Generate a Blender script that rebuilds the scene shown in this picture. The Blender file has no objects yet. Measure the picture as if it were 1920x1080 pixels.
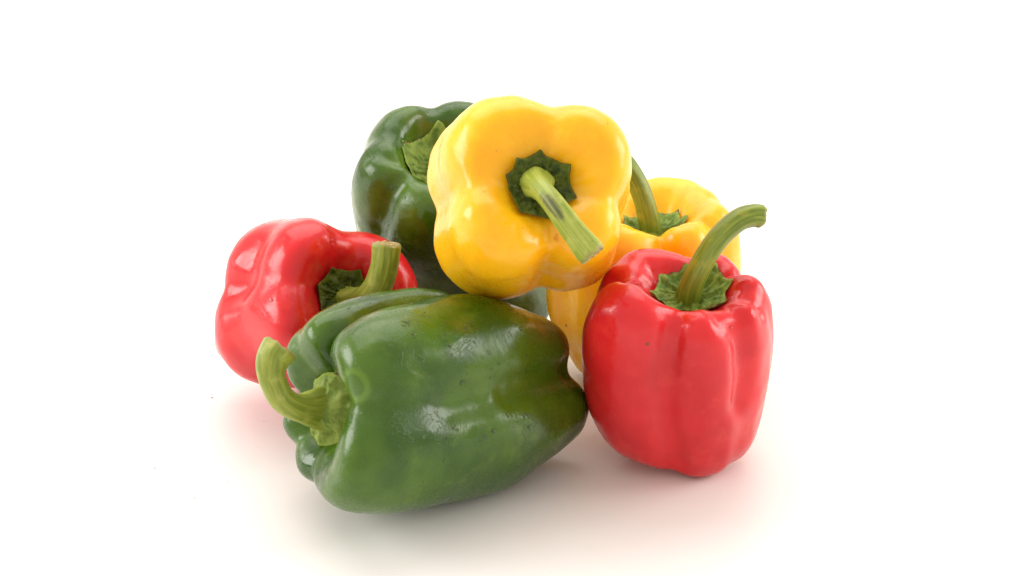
import bpy, math, random
import numpy as np
from mathutils import noise, Vector, Matrix

# ------------------------------------------------------------------ camera, world, lights, exposure
scene = bpy.context.scene
col = bpy.data.collections.new('peppers'); scene.collection.children.link(col)
MM = 0.001

cam_data = bpy.data.cameras.new('camera')
cam_data.lens = 69.4500
cam_data.sensor_width = 36.0
cam_data.clip_start = 0.01
cam_data.clip_end = 50.0
cam = bpy.data.objects.new('camera', cam_data)
cam.location = [0.0, -0.76845, 0.42666]
cam.rotation_euler = (math.radians(90 - 23.0), 0, 0)
scene.collection.objects.link(cam)
scene.camera = cam

world = bpy.data.worlds.new('World'); scene.world = world
world.use_nodes = True
bg = world.node_tree.nodes['Background']
bg.inputs['Color'].default_value = (1.0, 0.925, 0.835, 1)
bg.inputs['Strength'].default_value = 1.0

def area(name, loc, target, size, power, colour=(1, 1, 1)):
    d = bpy.data.lights.new(name, 'AREA'); d.shape = 'RECTANGLE'
    d.size, d.size_y = size; d.energy = power; d.color = colour
    o = bpy.data.objects.new(name, d); o.location = loc
    o.rotation_euler = (Vector(target) - Vector(loc)).to_track_quat('-Z', 'Y').to_euler()
    scene.collection.objects.link(o); return o
area('softbox_above_behind', (-0.1, 0.7, 1.15), (0.0, 0.10, 0.03), (1.6, 1.0), 11.5, (1.0, 0.98, 0.95))
area('softbox_left', (-1.25, 0.15, 0.55), (0.0, 0.08, 0.05), (0.75, 0.6), 11.0, (1.0, 0.985, 0.97))
area('softbox_right', (1.25, 0.30, 0.50), (0.0, 0.08, 0.05), (0.85, 0.65), 10.5, (1.0, 0.98, 0.955))

scene.view_settings.view_transform = 'Standard'
scene.view_settings.look = 'None'
scene.view_settings.exposure = 0.0
scene.view_settings.gamma = 1.0
scene.view_settings.use_curve_mapping = False
scene.render.engine = 'CYCLES'

# ------------------------------------------------------------------ materials
class NT:
    def __init__(self, name):
        self.m = bpy.data.materials.new(name); self.m.use_nodes = True
        self.t = self.m.node_tree; self.b = self.t.nodes['Principled BSDF']
        self.co = self.n('ShaderNodeTexCoord').outputs['Object']
    def n(self, kind, **kw):
        x = self.t.nodes.new(kind)
        for k, v in kw.items(): setattr(x, k, v)
        return x
    def link(self, a, b): self.t.links.new(a, b)
    def put(self, sock, v):
        if isinstance(v, bpy.types.NodeSocket): self.link(v, sock)
        else: sock.default_value = v
    def noise(self, scale, detail=3.0, rough=0.55, vec=None, dist=0.0):
        x = self.n('ShaderNodeTexNoise'); x.inputs['Scale'].default_value = scale
        x.inputs['Detail'].default_value = detail; x.inputs['Roughness'].default_value = rough
        x.inputs['Distortion'].default_value = dist
        self.link(vec or self.co, x.inputs['Vector']); return x.outputs['Fac']
    def ramp(self, f, a, b, lo=0.0, hi=1.0):
        x = self.n('ShaderNodeMapRange', interpolation_type='SMOOTHSTEP')
        self.put(x.inputs['Value'], f)
        for k, v in (('From Min', a), ('From Max', b), ('To Min', lo), ('To Max', hi)): x.inputs[k].default_value = v
        return x.outputs['Result']
    def math(self, op, a, b=0.0, c=None):
        x = self.n('ShaderNodeMath', operation=op); self.put(x.inputs[0], a); self.put(x.inputs[1], b)
        if c is not None: self.put(x.inputs[2], c)
        return x.outputs[0]
    def mix(self, f, a, b):
        x = self.n('ShaderNodeMix', data_type='RGBA'); self.put(x.inputs['Factor'], f)
        for s, v in ((x.inputs['A'], a), (x.inputs['B'], b)):
            self.put(s, v if isinstance(v, bpy.types.NodeSocket) else (*v, 1))
        return x.outputs['Result']
    def scaled(self, s):
        x = self.n('ShaderNodeMapping'); x.inputs['Scale'].default_value = s
        self.link(self.co, x.inputs['Vector']); return x.outputs['Vector']
    def dist(self, p, warp=None):
        v = self.co
        if warp: v = warp
        x = self.n('ShaderNodeVectorMath', operation='DISTANCE'); self.link(v, x.inputs[0]); x.inputs[1].default_value = p
        return x.outputs['Value']
    def bump(self, h, strength, distance, prev=None):
        x = self.n('ShaderNodeBump'); x.inputs['Strength'].default_value = strength; x.inputs['Distance'].default_value = distance
        self.link(h, x.inputs['Height'])
        if prev is not None: self.link(prev, x.inputs['Normal'])
        return x.outputs['Normal']

SKIN = {  # main, deeper, pale tone of the skin; subsurface weight and radius
    'red':    ((0.68, 0.016, 0.022), (0.58, 0.009, 0.015), (0.74, 0.040, 0.030), 0.2, (1.0, 0.12, 0.10)),
    'green':  ((0.062, 0.138, 0.005), (0.024, 0.074, 0.0015), (0.105, 0.180, 0.016), 0.06, (0.5, 1.0, 0.15)),
    'yellow': ((0.97, 0.52, 0.006), (0.96, 0.45, 0.005), (0.96, 0.60, 0.018), 0.6, (1.0, 0.55, 0.06)),
}
def skin_material(p, k):
    a, b, c, ss, rad = SKIN[p['colour']]
    t = NT(p['colour'] + '_pepper_skin'); bs = t.b
    big = t.noise(26 + k, 3, 0.5); med = t.noise(70, 4, 0.6); fine = t.noise(420, 3, 0.6)
    colr = t.mix(t.ramp(big, 0.38, 0.66), a, b)
    colr = t.mix(t.math('MULTIPLY', t.ramp(med, 0.52, 0.75), 0.55), colr, c)
    pores = t.n('ShaderNodeTexVoronoi'); pores.inputs['Scale'].default_value = 520; t.link(t.co, pores.inputs['Vector'])
    pore = t.ramp(pores.outputs['Distance'], 0.0, 0.35, 1.0, 0.0)
    colr = t.mix(t.math('MULTIPLY', pore, 0.06), colr, c)
    # small blemishes, blush patches, the ring-shaped scar
    wv = t.n('ShaderNodeVectorMath', operation='ADD'); nz = t.n('ShaderNodeTexNoise'); nz.inputs['Scale'].default_value = 160
    t.link(t.co, nz.inputs['Vector']); sc = t.n('ShaderNodeVectorMath', operation='MULTIPLY_ADD')
    t.link(nz.outputs['Color'], sc.inputs[0])
    sc.inputs[1].default_value = (0.0014,) * 3; sc.inputs[2].default_value = (-0.0007,) * 3
    t.link(t.co, wv.inputs[0]); t.link(sc.outputs[0], wv.inputs[1]); warp = wv.outputs[0]
    for x, y, z, r, kind in p['spots']:
        q = tuple(p['M'] @ Vector((x, y, z)) * MM + p['shift']); r *= MM
        if kind == 's':
            f = t.ramp(t.dist(q, warp), r * 0.45, r * 1.0, 0.85, 0.0); colr = t.mix(f, colr, (0.13, 0.045, 0.012))
        elif kind == 'b':
            f = t.math('MULTIPLY', t.ramp(t.dist(q), r * 0.2, r, 1.0, 0.0), t.ramp(t.noise(90, 3), 0.3, 0.62))
            colr = t.mix(t.math('MULTIPLY', f, 0.55), colr, (0.15, 0.15, 0.010))
        else:
            d = t.dist(q, warp); f = t.math('MULTIPLY', t.ramp(d, r * 0.52, r * 0.72), t.ramp(d, r * 0.8, r * 1.1, 1.0, 0.0))
            colr = t.mix(t.math('MULTIPLY', f, 0.55), colr, (0.13, 0.24, 0.022))
    t.link(colr, bs.inputs['Base Color'])
    # waxy bloom with smoother wet patches; the film's ragged edge stands a little proud
    ragged = t.noise(75, 7, 0.68, dist=0.9); lo, hi, film = {'green': (0.10, 0.27, 1.0), 'red': (0.14, 0.25, 0.6), 'yellow': (0.19, 0.30, 0.25)}[p['colour']]
    wet = t.ramp(ragged, 0.50, 0.53)
    soft = t.ramp(t.noise(40, 4, 0.6), 0.35, 0.65)
    rr = t.math('MULTIPLY_ADD', t.math('MULTIPLY', soft, wet), lo - hi, hi)
    rr = t.math('MULTIPLY_ADD', t.math('SUBTRACT', fine, 0.5), 0.10, rr)
    t.link(rr, bs.inputs['Roughness'])
    bs.inputs['Subsurface Weight'].default_value = ss
    bs.inputs['Subsurface Radius'].default_value = rad
    bs.inputs['Subsurface Scale'].default_value = 0.008
    bs.inputs['IOR'].default_value = 1.44
    bs.inputs['Coat Weight'].default_value = 0.06; bs.inputs['Coat Roughness'].default_value = 0.12
    n1 = t.bump(t.noise(120, 4, 0.6), 0.25, 0.0007)
    n2 = t.bump(wet, 0.35 * film, 0.00012, n1)
    n3 = t.bump(fine, 0.25, 0.00012, n2)
    n4 = t.bump(pore, 0.15, 0.00006, n3)
    t.link(n4, bs.inputs['Normal']); t.link(n2, bs.inputs['Coat Normal'])
    return t.m

def stem_material(name, pale, deep, streak, scars=None):
    t = NT(name); uv = t.n('ShaderNodeTexCoord').outputs['UV']
    mp = t.n('ShaderNodeMapping'); mp.inputs['Scale'].default_value = (9, 1.1, 1); t.link(uv, mp.inputs['Vector'])
    s = t.noise(1.6, 5, 0.65, mp.outputs['Vector']); blot = t.noise(150, 4, 0.6)
    c = t.mix(t.ramp(s, 0.36, 0.66), deep, pale)
    mp3 = t.n('ShaderNodeMapping'); mp3.inputs['Scale'].default_value = (34, 1.0, 1); t.link(uv, mp3.inputs['Vector'])
    c = t.mix(t.math('MULTIPLY', t.ramp(t.noise(1.4, 3, 0.6, mp3.outputs['Vector']), 0.52, 0.66), 0.45), c, deep)
    c = t.mix(t.math('MULTIPLY', t.ramp(blot, 0.5, 0.72), 0.7), c, streak)
    dots = t.n('ShaderNodeTexVoronoi'); dots.inputs['Scale'].default_value = 330; t.link(t.co, dots.inputs['Vector'])
    c = t.mix(t.ramp(dots.outputs['Distance'], 0.05, 0.13, 0.5, 0.0), c, (0.05, 0.06, 0.01))
    # browning towards the cut
    sx = t.n('ShaderNodeSeparateXYZ'); t.link(uv, sx.inputs[0])
    c = t.mix(t.math('MULTIPLY', t.ramp(sx.outputs['Y'], 0.965, 1.0), 0.7), c, (0.30, 0.22, 0.07))
    if scars:   # grey abrasion on one side of the stem
        m = None
        for q, r in scars:
            f = t.ramp(t.dist(q), r * 0.45, r * 1.25, 1.0, 0.0); m = f if m is None else t.math('MAXIMUM', m, f)
        m = t.math('MULTIPLY', m, t.ramp(t.noise(1.3, 4, 0.65, mp3.outputs['Vector']), 0.30, 0.62, 0.35, 0.95)); c = t.mix(m, c, (0.055, 0.06, 0.022))
    t.link(c, t.b.inputs['Base Color']); t.b.inputs['Roughness'].default_value = 0.42
    t.b.inputs['Subsurface Weight'].default_value = 0.1; t.b.inputs['Subsurface Scale'].default_value = 0.003
    t.b.inputs['Subsurface Radius'].default_value = (0.6, 1.0, 0.2)
    mp2 = t.n('ShaderNodeMapping'); mp2.inputs['Scale'].default_value = (46, 1.6, 1); t.link(uv, mp2.inputs['Vector'])
    fib = t.noise(1.5, 4, 0.6, mp2.outputs['Vector'])
    n = t.bump(s, 0.6, 0.0005); n = t.bump(fib, 0.5, 0.0003, n); t.link(t.bump(t.noise(600, 3), 0.3, 0.0001, n), t.b.inputs['Normal'])
    return t.m

def calyx_material(name, pale, deep):
    t = NT(name); s = t.noise(190, 4, 0.6)
    c = t.mix(t.ramp(s, 0.36, 0.64), deep, pale)
    uv = t.n('ShaderNodeTexCoord').outputs['UV']; sx = t.n('ShaderNodeSeparateXYZ'); t.link(uv, sx.inputs[0])
    edge = t.math('MULTIPLY', t.ramp(sx.outputs['Y'], 0.93, 1.0), t.ramp(t.noise(240, 2), 0.45, 0.6))
    c = t.mix(t.ramp(t.noise(520, 3, 0.6), 0.5, 0.7, 0.0, 0.6), c, pale)
    c = t.mix(t.ramp(sx.outputs['Y'], 0.9, 0.97, 0.0, 0.55), c, tuple(min(1.0, q * 1.5) for q in pale))
    c = t.mix(edge, c, (0.12, 0.06, 0.02))
    t.link(c, t.b.inputs['Base Color']); t.b.inputs['Roughness'].default_value = 0.55; t.b.inputs['Specular IOR Level'].default_value = 0.3
    n = t.bump(t.noise(420, 4, 0.65), 0.7, 0.0006); t.link(n, t.b.inputs['Normal'])
    return t.m

def cut_material():
    t = NT('dried_stem_cut'); s = t.noise(500, 5, 0.7)
    t.link(t.mix(t.ramp(s, 0.35, 0.65), (0.24, 0.16, 0.05), (0.50, 0.45, 0.20)), t.b.inputs['Base Color'])
    t.b.inputs['Roughness'].default_value = 0.85; t.link(t.bump(s, 1.0, 0.0008), t.b.inputs['Normal'])
    return t.m

def water_material():
    t = NT('water'); t.b.inputs['Base Color'].default_value = (1, 1, 1, 1); t.b.inputs['Transmission Weight'].default_value = 1.0
    t.b.inputs['Roughness'].default_value = 0.02; t.b.inputs['IOR'].default_value = 1.33
    return t.m

def table_material():
    t = NT('white_tabletop'); s = t.noise(9, 4, 0.6)
    t.link(t.mix(t.ramp(s, 0.3, 0.7), (0.875, 0.86, 0.845), (0.89, 0.878, 0.865)), t.b.inputs['Base Color'])
    t.b.inputs['Roughness'].default_value = 0.34; t.b.inputs['Specular IOR Level'].default_value = 0.35
    t.link(t.bump(t.noise(900, 3), 0.08, 0.0002), t.b.inputs['Normal'])
    return t.m

# ------------------------------------------------------------------ mesh helpers
def link_mesh(name, verts, faces, mat, parent=None, uvs=None):
    me = bpy.data.meshes.new(name); me.from_pydata([tuple(v) for v in verts], [], faces); me.update()
    me.polygons.foreach_set('use_smooth', [True] * len(me.polygons))
    if uvs is not None:
        ul = me.uv_layers.new(name='uv'); li = np.empty(len(me.loops), dtype=np.int32); me.loops.foreach_get('vertex_index', li)
        ul.data.foreach_set('uv', np.asarray(uvs, dtype=np.float32)[li].ravel())
    me.materials.append(mat)
    o = bpy.data.objects.new(name, me); col.objects.link(o)
    if parent: o.parent = parent
    return o

def grid_faces(nu, nt, base=0):
    f = []
    for i in range(nu - 1):
        for j in range(nt):
            k = (j + 1) % nt
            f.append((base + i * nt + j, base + (i + 1) * nt + j, base + (i + 1) * nt + k, base + i * nt + k))
    return f

def bspline(C, n):
    K = len(C); Cx = np.concatenate([2 * C[:1] - C[1:2], C, 2 * C[-1:] - C[-2:-1]], 0)
    t = np.linspace(0, K - 1 - 1e-9, n); i = t.astype(int); f = (t - i)[:, None]
    a, b, c, d = Cx[i], Cx[i + 1], Cx[i + 2], Cx[np.minimum(i + 3, K + 1)]
    return ((1 - f) ** 3 * a + (3 * f ** 3 - 6 * f ** 2 + 4) * b + (-3 * f ** 3 + 3 * f ** 2 + 3 * f + 1) * c + f ** 3 * d) / 6

def pepper_surface(p, nt, nu):
    """A bell pepper: rounded lobes round the stem axis, shoulders that dip to the stem, a dimpled blossom end (mm)."""
    th = np.linspace(0, 2 * np.pi, nt, endpoint=False)
    A = np.array(p['lobes']); ph = np.radians(A[:, 0]); R, T, B, W = A[:, 1], A[:, 2], A[:, 3], A[:, 4]
    d = th[:, None] - ph[None]; c = (1 - W) * R; r = W * R
    hit = c * np.cos(d) + np.sqrt(np.maximum(r * r - (c * np.sin(d)) ** 2, 0))
    hit = np.maximum(hit, 0.25 * R * np.maximum(np.cos(d), 0) + 2)
    sm = p['sharp']; m = hit.max(1, keepdims=True)
    lobed = m[:, 0] + sm * np.log(np.exp((hit - m) / sm).sum(1))
    w = np.exp((np.cos(d) - 1) * 5.0); w /= w.sum(1, keepdims=True)
    env, Tt, Bt = w @ R, w @ T, w @ B
    q = np.clip(1 - lobed / env, -.1, .6)
    Te = Tt - q * 30; Be = Bt + q * p['bdip']; L = Te - Be
    fl = np.full(nt, T.mean() - p['dimple']); bm = np.full(nt, B.mean() + 8)
    sm_, sl = p['smid'], p['slow']
    C = [(0, fl), (.15, fl), (.28 * p['rim'], fl + .1 * (Te - fl)), (.40 * p['rim'], fl + .5 * (Te - fl)), (.54, fl + .93 * (Te - fl)), (.72, Te + .005 * L),
         (.90, Te - .05 * L), (1.01, Te - .2 * L), (1.02, Te - .38 * L), ((1 + sm_) / 2 + .02, Te - .52 * L), (sm_, Te - .66 * L),
         (sl, Be + .17 * L), (.84 * sl, Be + .04 * L), (.56 * sl, Be - .01 * L), (.28 * sl, Be + .02 * L + .3 * (bm - Be)), (0, bm)]
    g = np.array([0, .1, .25, .5, .8, 1, 1, .95, .8, .65, .6, .75, .95, 1, .6, 0])
    g[7:12] = g[7:12] * .7 + .3 * np.array([.9, .4, .25, .3, .5])
    if p['g']: g = np.array(p['g'])
    rr = bspline(np.array([s * (env + (lobed - env) * g[k]) for k, (s, h) in enumerate(C)]), nu)
    hh = bspline(np.array([h for s, h in C]), nu)
    z = hh / 50
    return np.stack([rr * np.cos(th) + p['bend'][0] * z * z, rr * np.sin(th) + p['bend'][1] * z * z, hh], -1), rr, hh, th

def body_mesh(p, k):
    nt, nu = 200, 132
    S, rr, hh, th = pepper_surface(p, nt, nu)
    du = np.gradient(S, axis=0); dv = np.roll(S, -1, 1) - np.roll(S, 1, 1)
    N = np.cross(du, dv); N /= np.maximum(np.linalg.norm(N, axis=-1, keepdims=True), 1e-9)
    if (N[nu // 2] * S[nu // 2]).sum() < 0: N = -N
    out = S.copy()
    off = Vector((k * 7.3, k * 3.1, k * 5.7))
    for i in range(nu):
        fade = min(1.0, rr[i].mean() / 12.0)
        for j in range(nt):
            v = Vector(S[i, j])
            a = noise.noise(v * 0.055 + off) * 0.75 + noise.noise(v * 0.13 + off) * 0.26
            w = noise.noise(Vector((math.cos(th[j]) * 5, math.sin(th[j]) * 5, hh[i, j] * 0.018)) + off) * 0.42
            out[i, j] += N[i, j] * (a + w) * fade
    P = out.reshape(-1, 3); NN = N.reshape(-1, 3); push = np.zeros(len(P))
    for path, width, depth in p['creases']:
        path = np.array(path); best = np.full(len(P), 1e9)
        for a, b in zip(path[:-1], path[1:]):
            ab = b - a; f = np.clip(((P - a) @ ab) / (ab @ ab), 0, 1); best = np.minimum(best, np.linalg.norm(P - a - f[:, None] * ab, axis=1))
        push += depth * np.exp(-(best / width) ** 2)
    out = (P - NN * push[:, None]).reshape(out.shape)
    top = out[0].mean(0); bot = out[-1].mean(0)
    verts = np.concatenate([out[1:-1].reshape(-1, 3), [top], [bot]])
    n = nu - 2; faces = grid_faces(n, nt); ti = n * nt; bi = ti + 1
    for j in range(nt):
        q = (j + 1) % nt; faces.append((ti, j, q)); faces.append((bi, (n - 1) * nt + q, (n - 1) * nt + j))
    return verts, faces, out, N, rr

def calyx_mesh(p, out, rr, k, rng):
    """Crumpled green star that follows the stem dimple; radius, points, first point angle, hub height."""
    R, npt, first, hub = p['calyx']
    pts = p['points'] or [first + 360 * i / npt + rng.uniform(-9, 9) for i in range(npt)]
    pts = sorted(a % 360 for a in pts); length = [rng.uniform(.93, 1.08) for _ in pts]
    nt, nr = 168, 26; nb = out.shape[1]
    off = Vector((k * 11.0, 4.0, k * 2.0))
    rows = []; uv = []
    last = int(np.argmax(out[:, :, 2].mean(1))) + 8
    for i in range(nr):
        s = (i + 0.35) / (nr - 1 + 0.35); row = []
        for j in range(nt):
            th = 2 * math.pi * j / nt; deg = math.degrees(th)
            best = max(range(len(pts)), key=lambda q: length[q] * math.exp(-((((deg - pts[q]) + 180) % 360 - 180) / 11.0) ** 2))
            da = abs(((deg - pts[best]) + 180) % 360 - 180)
            lim = R * ((0.95 if hub else 0.86) + (0.07 if hub else 0.16) * length[best] * math.exp(-(da / 8.5) ** 1.3) + 0.05 * noise.noise(Vector((math.cos(th) * 2, math.sin(th) * 2, 0)) + off))
            r = lim * s
            b = (j * nb / nt); b0 = int(b) % nb; b1 = (b0 + 1) % nb; f = b - int(b)
            prof = out[:last, b0, :] * (1 - f) + out[:last, b1, :] * f
            rad = np.hypot(prof[:, 0] - p['bend'][0] * (prof[:, 2] / 50) ** 2, prof[:, 1] - p['bend'][1] * (prof[:, 2] / 50) ** 2)
            rad = np.maximum.accumulate(rad)
            z = float(np.interp(r, rad, prof[:, 2])); z0 = float(prof[0, 2])
            if z - z0 > 3.5: z = z0 + 3.5 + (z - z0 - 3.5) * 0.75
            v = Vector((r * math.cos(th), r * math.sin(th), 0))
            rib = math.exp(-(da / 6.0) ** 2)
            crump = noise.noise(v * 0.33 + off) * 0.75 + noise.noise(v * 0.75 + off) * 0.45
            ridg = abs(noise.noise(Vector((math.cos(th) * 5.0, math.sin(th) * 5.0, s * 1.0)) + off))
            bumpy = (1 - s * 0.25) * (1 - 0.6 * s ** 5)
            if hub:
                lump = 2.2 * noise.noise(v * 0.16 + off) + 0.8 * noise.noise(v * 0.38 + off) + 0.25 * noise.noise(v * 0.9 + off)
                z += 0.5 + hub * (1 - s) ** 0.85 + lump * min(1.0, 3.0 * s) * min(1.0, 4.0 * (1 - s) + 0.15)
            else:
                z += 2.3 + (1.2 * rib + 2.4 * crump + 2.4 * ridg - 0.6) * min(1, s * 2.5) * bumpy
                if s > 0.82: z += 1.1 * ((s - 0.82) / 0.18) ** 2 * (0.45 + noise.noise(v * 0.2 + off))
            bend = (z / 50) ** 2
            row.append((v.x + p['bend'][0] * bend, v.y + p['bend'][1] * bend, z)); uv.append((j / nt, s))
        rows.append(row)
    verts = [v for r in rows for v in r]
    rim = rows[-1]; verts += [(x * 0.955, y * 0.955, z - 2.2) for x, y, z in rim]; uv += [(j / nt, 1.0) for j in range(nt)]
    return np.array(verts), [tuple(reversed(f)) for f in grid_faces(nr + 1, nt)], uv

def stem_mesh(p, k, rng):
    P = np.array(p['stem']); n = 72; ns = 40
    # Catmull-Rom through the points
    Q = np.concatenate([2 * P[:1] - P[1:2], P, 2 * P[-1:] - P[-2:-1]])
    tt = np.linspace(0, len(P) - 1 - 1e-6, n); C = []
    for t in tt:
        i = int(t); f = t - i; a, b, c, d = Q[i], Q[i + 1], Q[i + 2], Q[i + 3]
        C.append(0.5 * ((2 * b) + (c - a) * f + (2 * a - 5 * b + 4 * c - d) * f * f + (3 * b - a - 3 * c + d) * f ** 3))
    C = np.array(C); C[0, 2] -= 1.0
    T = np.gradient(C[:, :3], axis=0); T /= np.linalg.norm(T, axis=1, keepdims=True)
    u = np.cross(T[0], [0.3, 1, 0.2]); u /= np.linalg.norm(u); off = Vector((k * 5.0, 1.0, 9.0))
    nrib = 5; ph = [2 * math.pi * q / nrib + rng.uniform(-.25, .25) for q in range(nrib)]
    verts, uv, ring = [], [], None
    for i in range(n):
        u = u - T[i] * (u @ T[i]); u /= np.linalg.norm(u); w = np.cross(T[i], u); s = i / (n - 1)
        for j in range(ns):
            a = 2 * math.pi * j / ns; tw = a + 0.5 * s
            flute = sum(math.exp(-((((tw - q) + math.pi) % (2 * math.pi) - math.pi) / 0.34) ** 2) for q in ph)
            fine = noise.noise(Vector((math.cos(a) * 4, math.sin(a) * 4, s * 2.0)) + off)
            lump = noise.noise(Vector((math.cos(a) * 1.2, math.sin(a) * 1.2, s * 5.0)) + off)
            r = C[i, 3] * (0.93 + 0.085 * flute + 0.045 * fine + 0.05 * lump)
            if s > 0.95: r *= 1 - 0.16 * ((s - 0.95) / 0.05) ** 3
            jag = 0.0
            if i >= n - 2: jag = 0.7 * noise.noise(Vector((math.cos(a) * 2.5, math.sin(a) * 2.5, 3)) + off)
            v = C[i, :3] + r * (math.cos(a) * u + math.sin(a) * w) + T[i] * jag
            verts.append(v); uv.append((j / ns, s))
    end = np.array(verts[-ns:]); c = C[-1, :3]
    # the cut face: a rough, slightly sunken disc with a rolled rim
    cv = []; nr = 8
    for q in range(nr):
        f = 1 - q / nr
        for j in range(ns):
            rough = noise.noise(Vector(end[j] * f * 0.9) + off) * 0.35
            lift = 0.35 * math.sin(min(1, q / 2.0) * math.pi / 2) - 1.1 * (q / nr) ** 1.5 + rough * (q > 0)
            cv.append(c + (end[j] - c) * f * (1.0 if q else 1.004) + T[-1] * lift)
    cv.append(c + T[-1] * -0.8)
    cf = grid_faces(nr, ns); m = nr * ns
    cf += [((nr - 1) * ns + j, m, (nr - 1) * ns + (j + 1) % ns) for j in range(ns)]
    return np.array(verts), [tuple(reversed(f)) for f in grid_faces(n, ns)], uv, np.array(cv), [tuple(reversed(f)) for f in cf]

# ------------------------------------------------------------------ the setting
def build_table():
    prof = [(-1.6, 0.0), (1.0, 0.0)]
    for i in range(1, 13):
        a = math.radians(90 * i / 12); prof.append((1.0 + 0.5 * math.sin(a), 0.5 - 0.5 * math.cos(a)))
    prof.append((1.5, 2.0))
    xs = [-2.0, -1.0, 0.0, 1.0, 2.0]
    verts = [(x, y, z) for y, z in prof for x in xs]; n = len(xs)
    faces = [(i * n + j, i * n + j + 1, (i + 1) * n + j + 1, (i + 1) * n + j) for i in range(len(prof) - 1) for j in range(n - 1)]
    o = link_mesh('tabletop', verts, faces, table_material()); o['kind'] = 'structure'
    o['label'] = 'seamless white tabletop sweeping up behind the peppers'; o['category'] = 'tabletop'
build_table()

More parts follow.
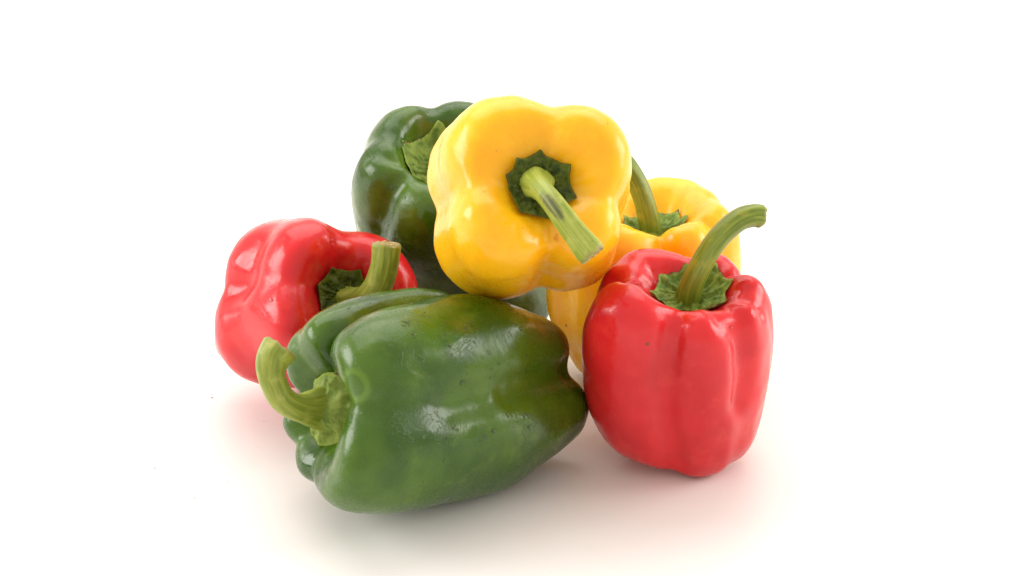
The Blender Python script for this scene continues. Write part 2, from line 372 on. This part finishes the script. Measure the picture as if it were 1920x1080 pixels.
# ------------------------------------------------------------------ the peppers (millimetres, about each pepper's centre)
PEPPERS = [
    dict(colour='red', label='red bell pepper lying on its side behind the wet green pepper, short upright stem',
         centre=[-92.08, 102.01, 48.82], axes=[[0.827, 0.4672, -0.3128], [-0.0, 0.5564, 0.8309], [0.5622, -0.6872, 0.4601]],
         lobes=[[24.7, 42.5, 38.5, -44.6, 0.589], [-42.7, 45.9, 43.7, -43.7, 0.531], [-149.2, 46.7, 41.7, -45.7, 0.477], [137.0, 43.4, 38.7, -45.2, 0.467]],
         dimple=18.0, smid=1.113, slow=0.872, bend=[-7.02, -4.9],
         sharp=6.00, rim=1.00, bdip=30.0, g=[0, 0.1, 0.2, 0.35, 0.5, 0.6, 0.7, 0.75, 0.68, 0.6, 0.65, 0.75, 0.95, 1, 0.6, 0],
         calyx=[15.5, 7, 10, 0], points=[],
         stem=[[1.04, -2.32, 22.83, 7.54], [1.96, -3.47, 29.34, 6.75], [2.91, -3.27, 38.65, 6.7], [3.51, 0.48, 47.31, 6.65], [3.42, 6.71, 53.61, 6.5], [2.71, 13.06, 57.06, 6.61], [1.92, 19.34, 59.2, 7.21]],
         spots=[],
         drops=[[-33.6, -7.6, 38.9, 14, 8], [-44.7, -15.1, 23.5, 12, 8], [-16.4, 22.3, 36.4, 7, 4]], creases=[[[[-45.3, 3.4, -8.9], [-43.6, 3.4, 0.5]], 9, 3.2], [[[-44.7, 3.5, -4.7], [-41.6, 6.5, 6.9], [-40.2, 14.1, 6.8], [-38.1, 21.8, 8.3]], 8, 1.6], [[[-10.2, 30.3, 29.7], [-10.7, 19.1, 33.7], [-5.6, 12.4, 26.3]], 5, 1.4], [[[-42.1, -2.6, 28.4], [-44.2, -16.4, 27.5], [-40.5, -26.3, 18.5]], 10, 1.0]], scars=[]),
    dict(colour='green', label='long wet green bell pepper lying on its side with hooked pale stem',
         centre=[-43.62, 20.19, 40.96], axes=[[0.6476, -0.7394, 0.184], [0.0, 0.2415, 0.9704], [-0.7619, -0.6285, 0.1564]],
         lobes=[[38.6, 55.4, 60.6, -67.0, 0.457], [-25.5, 56.5, 70.8, -75.5, 0.56], [-108.4, 37.7, 60.4, -58.0, 0.429], [-160.1, 37.7, 55.9, -58.1, 0.375], [137.4, 44.8, 51.1, -57.4, 0.398], [109.1, 45.1, 54.2, -56.6, 0.278]],
         dimple=19.0, smid=1.031, slow=0.816, bend=[2.95, 0.09],
         sharp=2.80, rim=0.88, bdip=30.0, g=[0, 0.1, 0.3, 0.6, 0.85, 1, 1, 0.95, 0.85, 0.8, 0.85, 0.95, 1, 1, 0.6, 0],
         calyx=[16.5, 6, 200, 20.0], points=[],
         stem=[[-0.6, -0.13, 48.38, 10.51], [0.49, 0.96, 54.64, 8.63], [2.73, 2.26, 61.07, 6.54], [3.76, 4.46, 67.14, 5.83], [3.6, 8.63, 72.56, 5.58], [2.7, 14.55, 75.29, 5.56], [1.14, 20.26, 75.72, 6.23], [0.26, 25.34, 73.96, 7.35], [1.01, 30.0, 70.37, 8.48]],
         spots=[[38.2, 17.4, 60.5, 8.0, 'r'], [36.2, 36.8, -33.6, 20, 'b'], [27.8, 45.4, 1.9, 11, 'b'], [41.0, 38.9, 7.1, 10, 'b']],
         drops=[[46.7, 31.9, 16.8, 7, 9], [43.1, 36.8, 7.2, 6, 7], [55.2, -1.4, -11.9, 6, 12], [55.5, -5.8, -19.6, 5, 7], [40.0, 38.8, 32.9, 7, 8], [55.6, -5.8, 2.9, 7, 9], [50.8, 18.0, 7.2, 18, 22], [38.8, 40.3, 22.6, 10, 8], [-0.5, 38.7, 35.4, 7, 5], [48.3, 15.4, -29.8, 12, 10], [55.6, -13.2, 21.9, 20, 9], [41.8, 34.9, -28.1, 9, 6]], creases=[[[[52.7, 4.1, 21.9], [52.5, 5.5, 5.9], [51.3, 9.4, -18.6], [43.5, 10.0, -43.2], [37.7, 9.1, -58.7]], 8, 2.2], [[[52.1, 8.2, -11.6], [48.5, 10.1, -29.8], [43.5, 10.0, -43.2], [37.7, 9.1, -58.7]], 7, 2.2], [[[0.1, 4.0, 39.9], [38.7, 11.3, 60.2], [45.1, 10.1, 55.5]], 5, 1.6]], scars=[]),
    dict(colour='green', label='dark green bell pepper standing upright, its stem hidden behind the yellow pepper on top',
         centre=[-35.91, 177.88, 71.01], axes=[[0.9995, 0.0126, -0.0293], [-0.0, 0.9187, 0.3949], [0.0319, -0.3947, 0.9182]],
         lobes=[[71.5, 45.2, 44.3, -49.9, 0.539], [135.9, 46.1, 45.8, -49.7, 0.53], [196.4, 46.1, 46.9, -49.3, 0.483], [261.7, 47.8, 42.7, -52.2, 0.5], [318.3, 58.7, 42.3, -61.9, 0.522]],
         dimple=20.0, smid=0.939, slow=1.139, bend=[2.62, -3.39],
         sharp=2.50, rim=1.10, bdip=30.0, g=None,
         calyx=[23, 6, 105, 0], points=[],
         stem=[[0.03, 0.17, 24.56, 6.97], [0.9, -4.21, 30.09, 5.32], [3.63, -10.61, 37.9, 5.0], [8.42, -17.97, 44.85, 4.95], [13.68, -24.81, 48.16, 5.43]],
         spots=[[-12.3, 16.0, 40.0, 12, 'b']],
         drops=[[-27.7, -33.0, 14.8, 4, 5], [-20.2, -24.1, 40.4, 12, 8]], creases=[[[[-21.4, -27.4, 37.9], [-26.1, -32.1, 24.6], [-30.3, -30.7, 12.3]], 6, 2.0], [[[-36.5, -7.5, 42.1], [-28.9, -12.1, 45.9], [-22.8, -14.6, 44.7]], 4.5, 2.2], [[[-7.1, 25.1, 42.2], [-10.2, 17.2, 39.6], [-12.3, 12.6, 34.5]], 5, 1.8]], scars=[]),
    dict(colour='yellow', label='yellow bell pepper on top of the pile, stem end turned outward',
         centre=[7.89, 45.6, 122.97], axes=[[0.9941, 0.0919, -0.0583], [0.0, 0.5358, 0.8444], [0.1088, -0.8393, 0.5326]],
         lobes=[[39.3, 47.6, 37.0, -58.2, 0.564], [-39.3, 42.3, 36.8, -53.7, 0.463], [-132.8, 43.9, 39.9, -52.2, 0.558], [125.6, 47.6, 32.2, -60.7, 0.608]],
         dimple=11.0, smid=1.114, slow=0.618, bend=[2.7, 0.01],
         sharp=2.40, rim=1.00, bdip=30.0, g=[0, 0, 0.08, 0.2, 0.42, 0.72, 1, 1.05, 1, 0.9, 0.8, 0.8, 0.9, 1, 0.6, 0],
         calyx=[15.5, 7, 90, 0], points=[90, 36, -19, -70, -127, 163, 131],
         stem=[[-0.11, 1.48, 26.74, 7.73], [-0.72, -0.47, 33.49, 6.09], [0.24, -4.38, 42.12, 4.91], [3.2, -10.23, 48.61, 4.86], [7.4, -17.14, 52.0, 5.17], [12.72, -24.9, 53.33, 5.49], [19.94, -33.96, 53.63, 6.47]],
         spots=[[-18.3, -23.4, 39.4, 1.0, 's'], [-23.8, -4.0, 33.4, 0.5, 's'], [29.5, 26.8, 34.1, 0.5, 's'], [2.6, -20.4, 30.5, 0.45, 's'], [-7.4, -19.6, 35.6, 0.4, 's'], [-18.1, 14.7, 30.4, 0.35, 's']],
         drops=[[8.0, -26.4, 29.3, 5, 4]], creases=[[[[-13.1, -17.0, 37.1], [-16.1, -23.2, 39.4], [-18.6, -27.8, 37.9]], 4.5, 1.3], [[[2.1, -20.1, 30.7], [1.7, -29.7, 29.0], [8.1, -33.6, -2.9]], 7, 1.0]], scars=[[-0.6, -6.9, 47.2, 1.7], [0.2, -8.8, 49.5, 2.31], [1.0, -10.7, 51.9, 2.83], [1.8, -12.5, 53.9, 3.18], [2.6, -13.9, 55.1, 3.3], [3.4, -15.3, 56.2, 3.18], [4.3, -16.9, 57.2, 2.83], [5.2, -18.6, 58.1, 2.31], [6.2, -20.4, 59.0, 1.7]]),
    dict(colour='yellow', label='yellow bell pepper standing upright behind the standing red one',
         centre=[68.56, 120.72, 46.99], axes=[[0.9997, 0.0005, -0.0243], [0.0, 0.9998, 0.0186], [0.0243, -0.0185, 0.9995]],
         lobes=[[68.5, 50.2, 47.6, -46.1, 0.591], [5.9, 42.4, 47.6, -47.8, 0.427], [-51.3, 37.9, 45.2, -44.1, 0.4], [-139.2, 44.0, 45.1, -45.0, 0.513], [170.6, 51.5, 44.7, -47.0, 0.506]],
         dimple=16.0, smid=1.006, slow=0.805, bend=[-1.97, -0.33],
         sharp=2.20, rim=1.00, bdip=30.0, g=None,
         calyx=[17, 7, 0, 0], points=[],
         stem=[[-2.11, -3.26, 27.6, 7.2], [-2.79, -2.61, 31.49, 6.17], [-4.21, -2.46, 39.16, 5.51], [-6.34, -0.98, 47.33, 5.24], [-9.65, 1.42, 55.08, 5.11], [-13.96, 3.4, 61.85, 5.1], [-17.62, 5.06, 65.49, 5.36]],
         spots=[[-42.3, -17.5, -11.2, 1.0, 's'], [-33.7, -30.3, 3.3, 0.6, 's'], [-40.8, -20.8, -1.6, 0.5, 's']],
         drops=[], creases=[], scars=[]),
    dict(colour='red', label='red bell pepper standing upright with long arching green stem',
         centre=[79.24, 40.08, 49.49], axes=[[0.9995, -0.0063, 0.0324], [0.0, 0.9814, 0.1921], [-0.033, -0.192, 0.9808]],
         lobes=[[-147.7, 50.8, 54.9, -40.7, 0.478], [-82.0, 42.2, 46.5, -45.9, 0.427], [-37.9, 38.4, 38.3, -47.6, 0.391], [-5.5, 36.5, 48.9, -43.5, 0.307], [61.7, 34.3, 43.6, -43.8, 0.56], [138.6, 45.5, 44.0, -46.0, 0.524]],
         dimple=14.0, smid=0.990, slow=0.916, bend=[1.09, -4.62],
         sharp=2.80, rim=1.12, bdip=14.0, g=[0, 0.1, 0.3, 0.6, 0.9, 1, 1, 0.95, 0.75, 0.5, 0.35, 0.3, 0.35, 0.4, 0.3, 0],
         calyx=[18, 8, 5, 0], points=[],
         stem=[[0.02, -1.6, 31.45, 7.54], [-0.14, -2.89, 34.9, 6.1], [1.06, -3.88, 42.33, 5.49], [4.21, -3.29, 50.24, 5.23], [8.67, -0.67, 57.54, 5.1], [14.58, 2.77, 64.22, 5.09], [21.68, 6.02, 68.78, 5.09], [27.86, 7.9, 69.58, 5.22], [32.36, 8.49, 68.52, 5.34]],
         spots=[[-20.8, -39.5, 36.5, 1.3, 's'], [11.1, -30.2, 43.5, 0.7, 's']],
         drops=[[-22.1, -12.3, 47.1, 6, 4], [19.4, -28.5, 37.3, 10, 4]], creases=[[[[-10.5, -33.1, 44.3], [-12.4, -38.3, 31.7], [-14.9, -39.6, 15.5], [-13.1, -40.3, -2.3], [-9.3, -40.1, -19.0], [-7.3, -38.0, -30.7]], 7, 2.6], [[[-13.1, -40.3, -2.3], [-9.3, -40.1, -19.0], [-7.3, -38.0, -30.7]], 6, 2.0], [[[10.4, -33.1, 43.4], [18.4, -33.1, 32.8], [20.5, -33.7, 14.1], [19.1, -35.2, -0.9]], 5.5, 2.3], [[[23.5, -15.7, 42.5], [30.6, -18.7, 35.7]], 3.5, 1.8], [[[-34.6, 7.8, 38.1], [-27.2, -13.3, 51.6], [-19.3, -0.8, 39.7]], 4, 2.0], [[[-16.5, 13.9, 42.3], [-14.7, 11.0, 38.8]], 3, 1.0], [[[-20.8, -39.5, 36.5], [-19.6, -39.5, 36.0]], 2.5, -0.5]], scars=[]),
]
stem_mats = [
    stem_material('pale_stem', (0.36, 0.405, 0.06), (0.18, 0.235, 0.018), (0.43, 0.44, 0.09)),
    stem_material('olive_stem', (0.26, 0.325, 0.035), (0.12, 0.18, 0.010), (0.33, 0.325, 0.03)),
]
calyx_mats = [
    calyx_material('dark_calyx', (0.080, 0.110, 0.004), (0.024, 0.044, 0.001)),
    calyx_material('fresh_calyx', (0.22, 0.31, 0.05), (0.09, 0.165, 0.018)),
    calyx_material('pale_calyx', (0.27, 0.35, 0.06), (0.14, 0.21, 0.022)),
]
cut_mat = cut_material(); water = water_material()
CHOICE = [(0, 0), (0, 2), (0, 1), (2, 0), (1, 1), (1, 1)]   # stem and calyx material of each pepper

def build_pepper(p, k):
    rng = random.Random(11 + k)
    M3 = Matrix(p['axes']).transposed(); p['M'] = M3
    verts, faces, out, N, rr = body_mesh(p, k)
    Mn = np.array(p['axes'])
    wv = verts @ Mn; low = int(np.argmin(wv[:, 2])); base = wv[low].copy()
    base[0] = 0.0; base[1] = 0.0
    p['shift'] = Vector(-base) * MM
    rel = lambda v: (np.asarray(v) @ Mn - base) * MM
    root = bpy.data.objects.new('bell_pepper', None); col.objects.link(root)
    cz = p['centre'][2] + base[2]
    if k != 3: cz = 0.0
    root.location = (p['centre'][0] * MM, p['centre'][1] * MM, cz * MM); root.empty_display_size = 0.02
    root['label'] = p['label']; root['category'] = 'bell pepper'; root['group'] = 'bell peppers in the pile'
    body = link_mesh('body', rel(verts), faces, skin_material(p, k), root)
    sm, cm = CHOICE[k]
    v, f, uv = calyx_mesh(p, out, rr, k, rng); link_mesh('calyx', rel(v), f, calyx_mats[cm], root, uv)
    v, f, uv, cv, cf = stem_mesh(p, k, rng)
    smat = stem_mats[sm] if sm < 2 else stem_material('scarred_stem', (0.38, 0.43, 0.07), (0.22, 0.29, 0.025), (0.45, 0.46, 0.10),
        [(tuple(M3 @ Vector(q[:3]) * MM + p['shift']), q[3] * MM) for q in p['scars']])
    st = link_mesh('stem', rel(v), f, smat, root, uv)
    link_mesh('cut_end', rel(cv), cf, cut_mat, st)
    return root, out, N, rel

def drops_mesh(p, out, N, rel, rng):
    verts, faces = [], []; pts = out.reshape(-1, 3); nn = N.reshape(-1, 3)
    for x, y, z, spread, count in p['drops']:
        d = np.linalg.norm(pts - np.array([x, y, z]), axis=1); near = np.where(d < spread)[0]
        for _ in range(count):
            i = int(near[rng.randrange(len(near))]); n = nn[i]
            u = np.cross(n, [rng.uniform(-1, 1), rng.uniform(-1, 1), rng.uniform(-1, 1)]); u /= np.linalg.norm(u); w = np.cross(n, u)
            r = 0.22 + 1.0 * rng.random() ** 3; e = rng.uniform(1.0, 1.9); b = len(verts); ns = 10
            ph = rng.uniform(0, 6.28); wob = [1 + 0.22 * math.sin(2 * math.pi * j / ns * 3 + ph) + 0.12 * rng.uniform(-1, 1) for j in range(ns)]
            for f, h in ((1.0, -0.10), (0.86, 0.16), (0.5, 0.32)):
                for j in range(ns):
                    a = 2 * math.pi * j / ns
                    verts.append(pts[i] + r * f * wob[j] * (e * math.cos(a) * u + math.sin(a) * w) + n * h * r)
            verts.append(pts[i] + n * 0.38 * r)
            for q in range(2):
                for j in range(ns):
                    m = (j + 1) % ns; faces.append((b + q * ns + j, b + q * ns + m, b + (q + 1) * ns + m, b + (q + 1) * ns + j))
            for j in range(ns): faces.append((b + 2 * ns + j, b + 2 * ns + (j + 1) % ns, b + 3 * ns))
    return rel(verts), faces

for k, p in enumerate(PEPPERS):
    root, out, N, rel = build_pepper(p, k)
    if p['drops']:
        v, f = drops_mesh(p, out, N, rel, random.Random(70 + k))
        d = link_mesh('water_drops', v, f, water, root); d['kind'] = 'stuff'

# ------------------------------------------------------------------ specks of dirt on the white table
dirt = NT('dirt_speck'); dirt.link(dirt.mix(dirt.noise(900, 2), (0.5, 0.38, 0.28), (0.65, 0.53, 0.42)), dirt.b.inputs['Base Color'])
dirt.b.inputs['Roughness'].default_value = 0.9
for q, (x, y, s) in enumerate([[-146.7, 99.3, 1.0], [-162.6, 26.8, 0.7], [-177.7, 53.0, 0.5], [-140.3, -1.0, 0.6], [-127.7, 14.2, 0.5], [-213.7, 111.8, 0.4], [-118.3, 73.9, 0.4]]):
    rng = random.Random(300 + q); nt, nu = 8, 5; vs = []
    for i in range(nu):
        a = math.pi * (i + 0.5) / nu
        for j in range(nt):
            b = 2 * math.pi * j / nt; r = 0.6 * s * MM * rng.uniform(0.6, 1.0)
            vs.append((r * 1.5 * math.sin(a) * math.cos(b), r * math.sin(a) * math.sin(b), 0.4 * s * MM + 0.45 * r * math.cos(a)))
    fs = [tuple(reversed(f)) for f in grid_faces(nu, nt)] + [tuple(range(nt)), tuple(range((nu - 1) * nt, nu * nt))[::-1]]
    lowest = min(v[2] for v in vs); vs = [(a, b, c - lowest) for a, b, c in vs]
    o = link_mesh('dirt_speck', vs, fs, dirt.m); o.location = (x * MM, y * MM, 0.0); o.rotation_euler.z = rng.uniform(0, 6)
    o['label'] = 'tiny brown speck of dirt on the white tabletop'; o['category'] = 'speck'; o['group'] = 'specks of dirt on the tabletop'
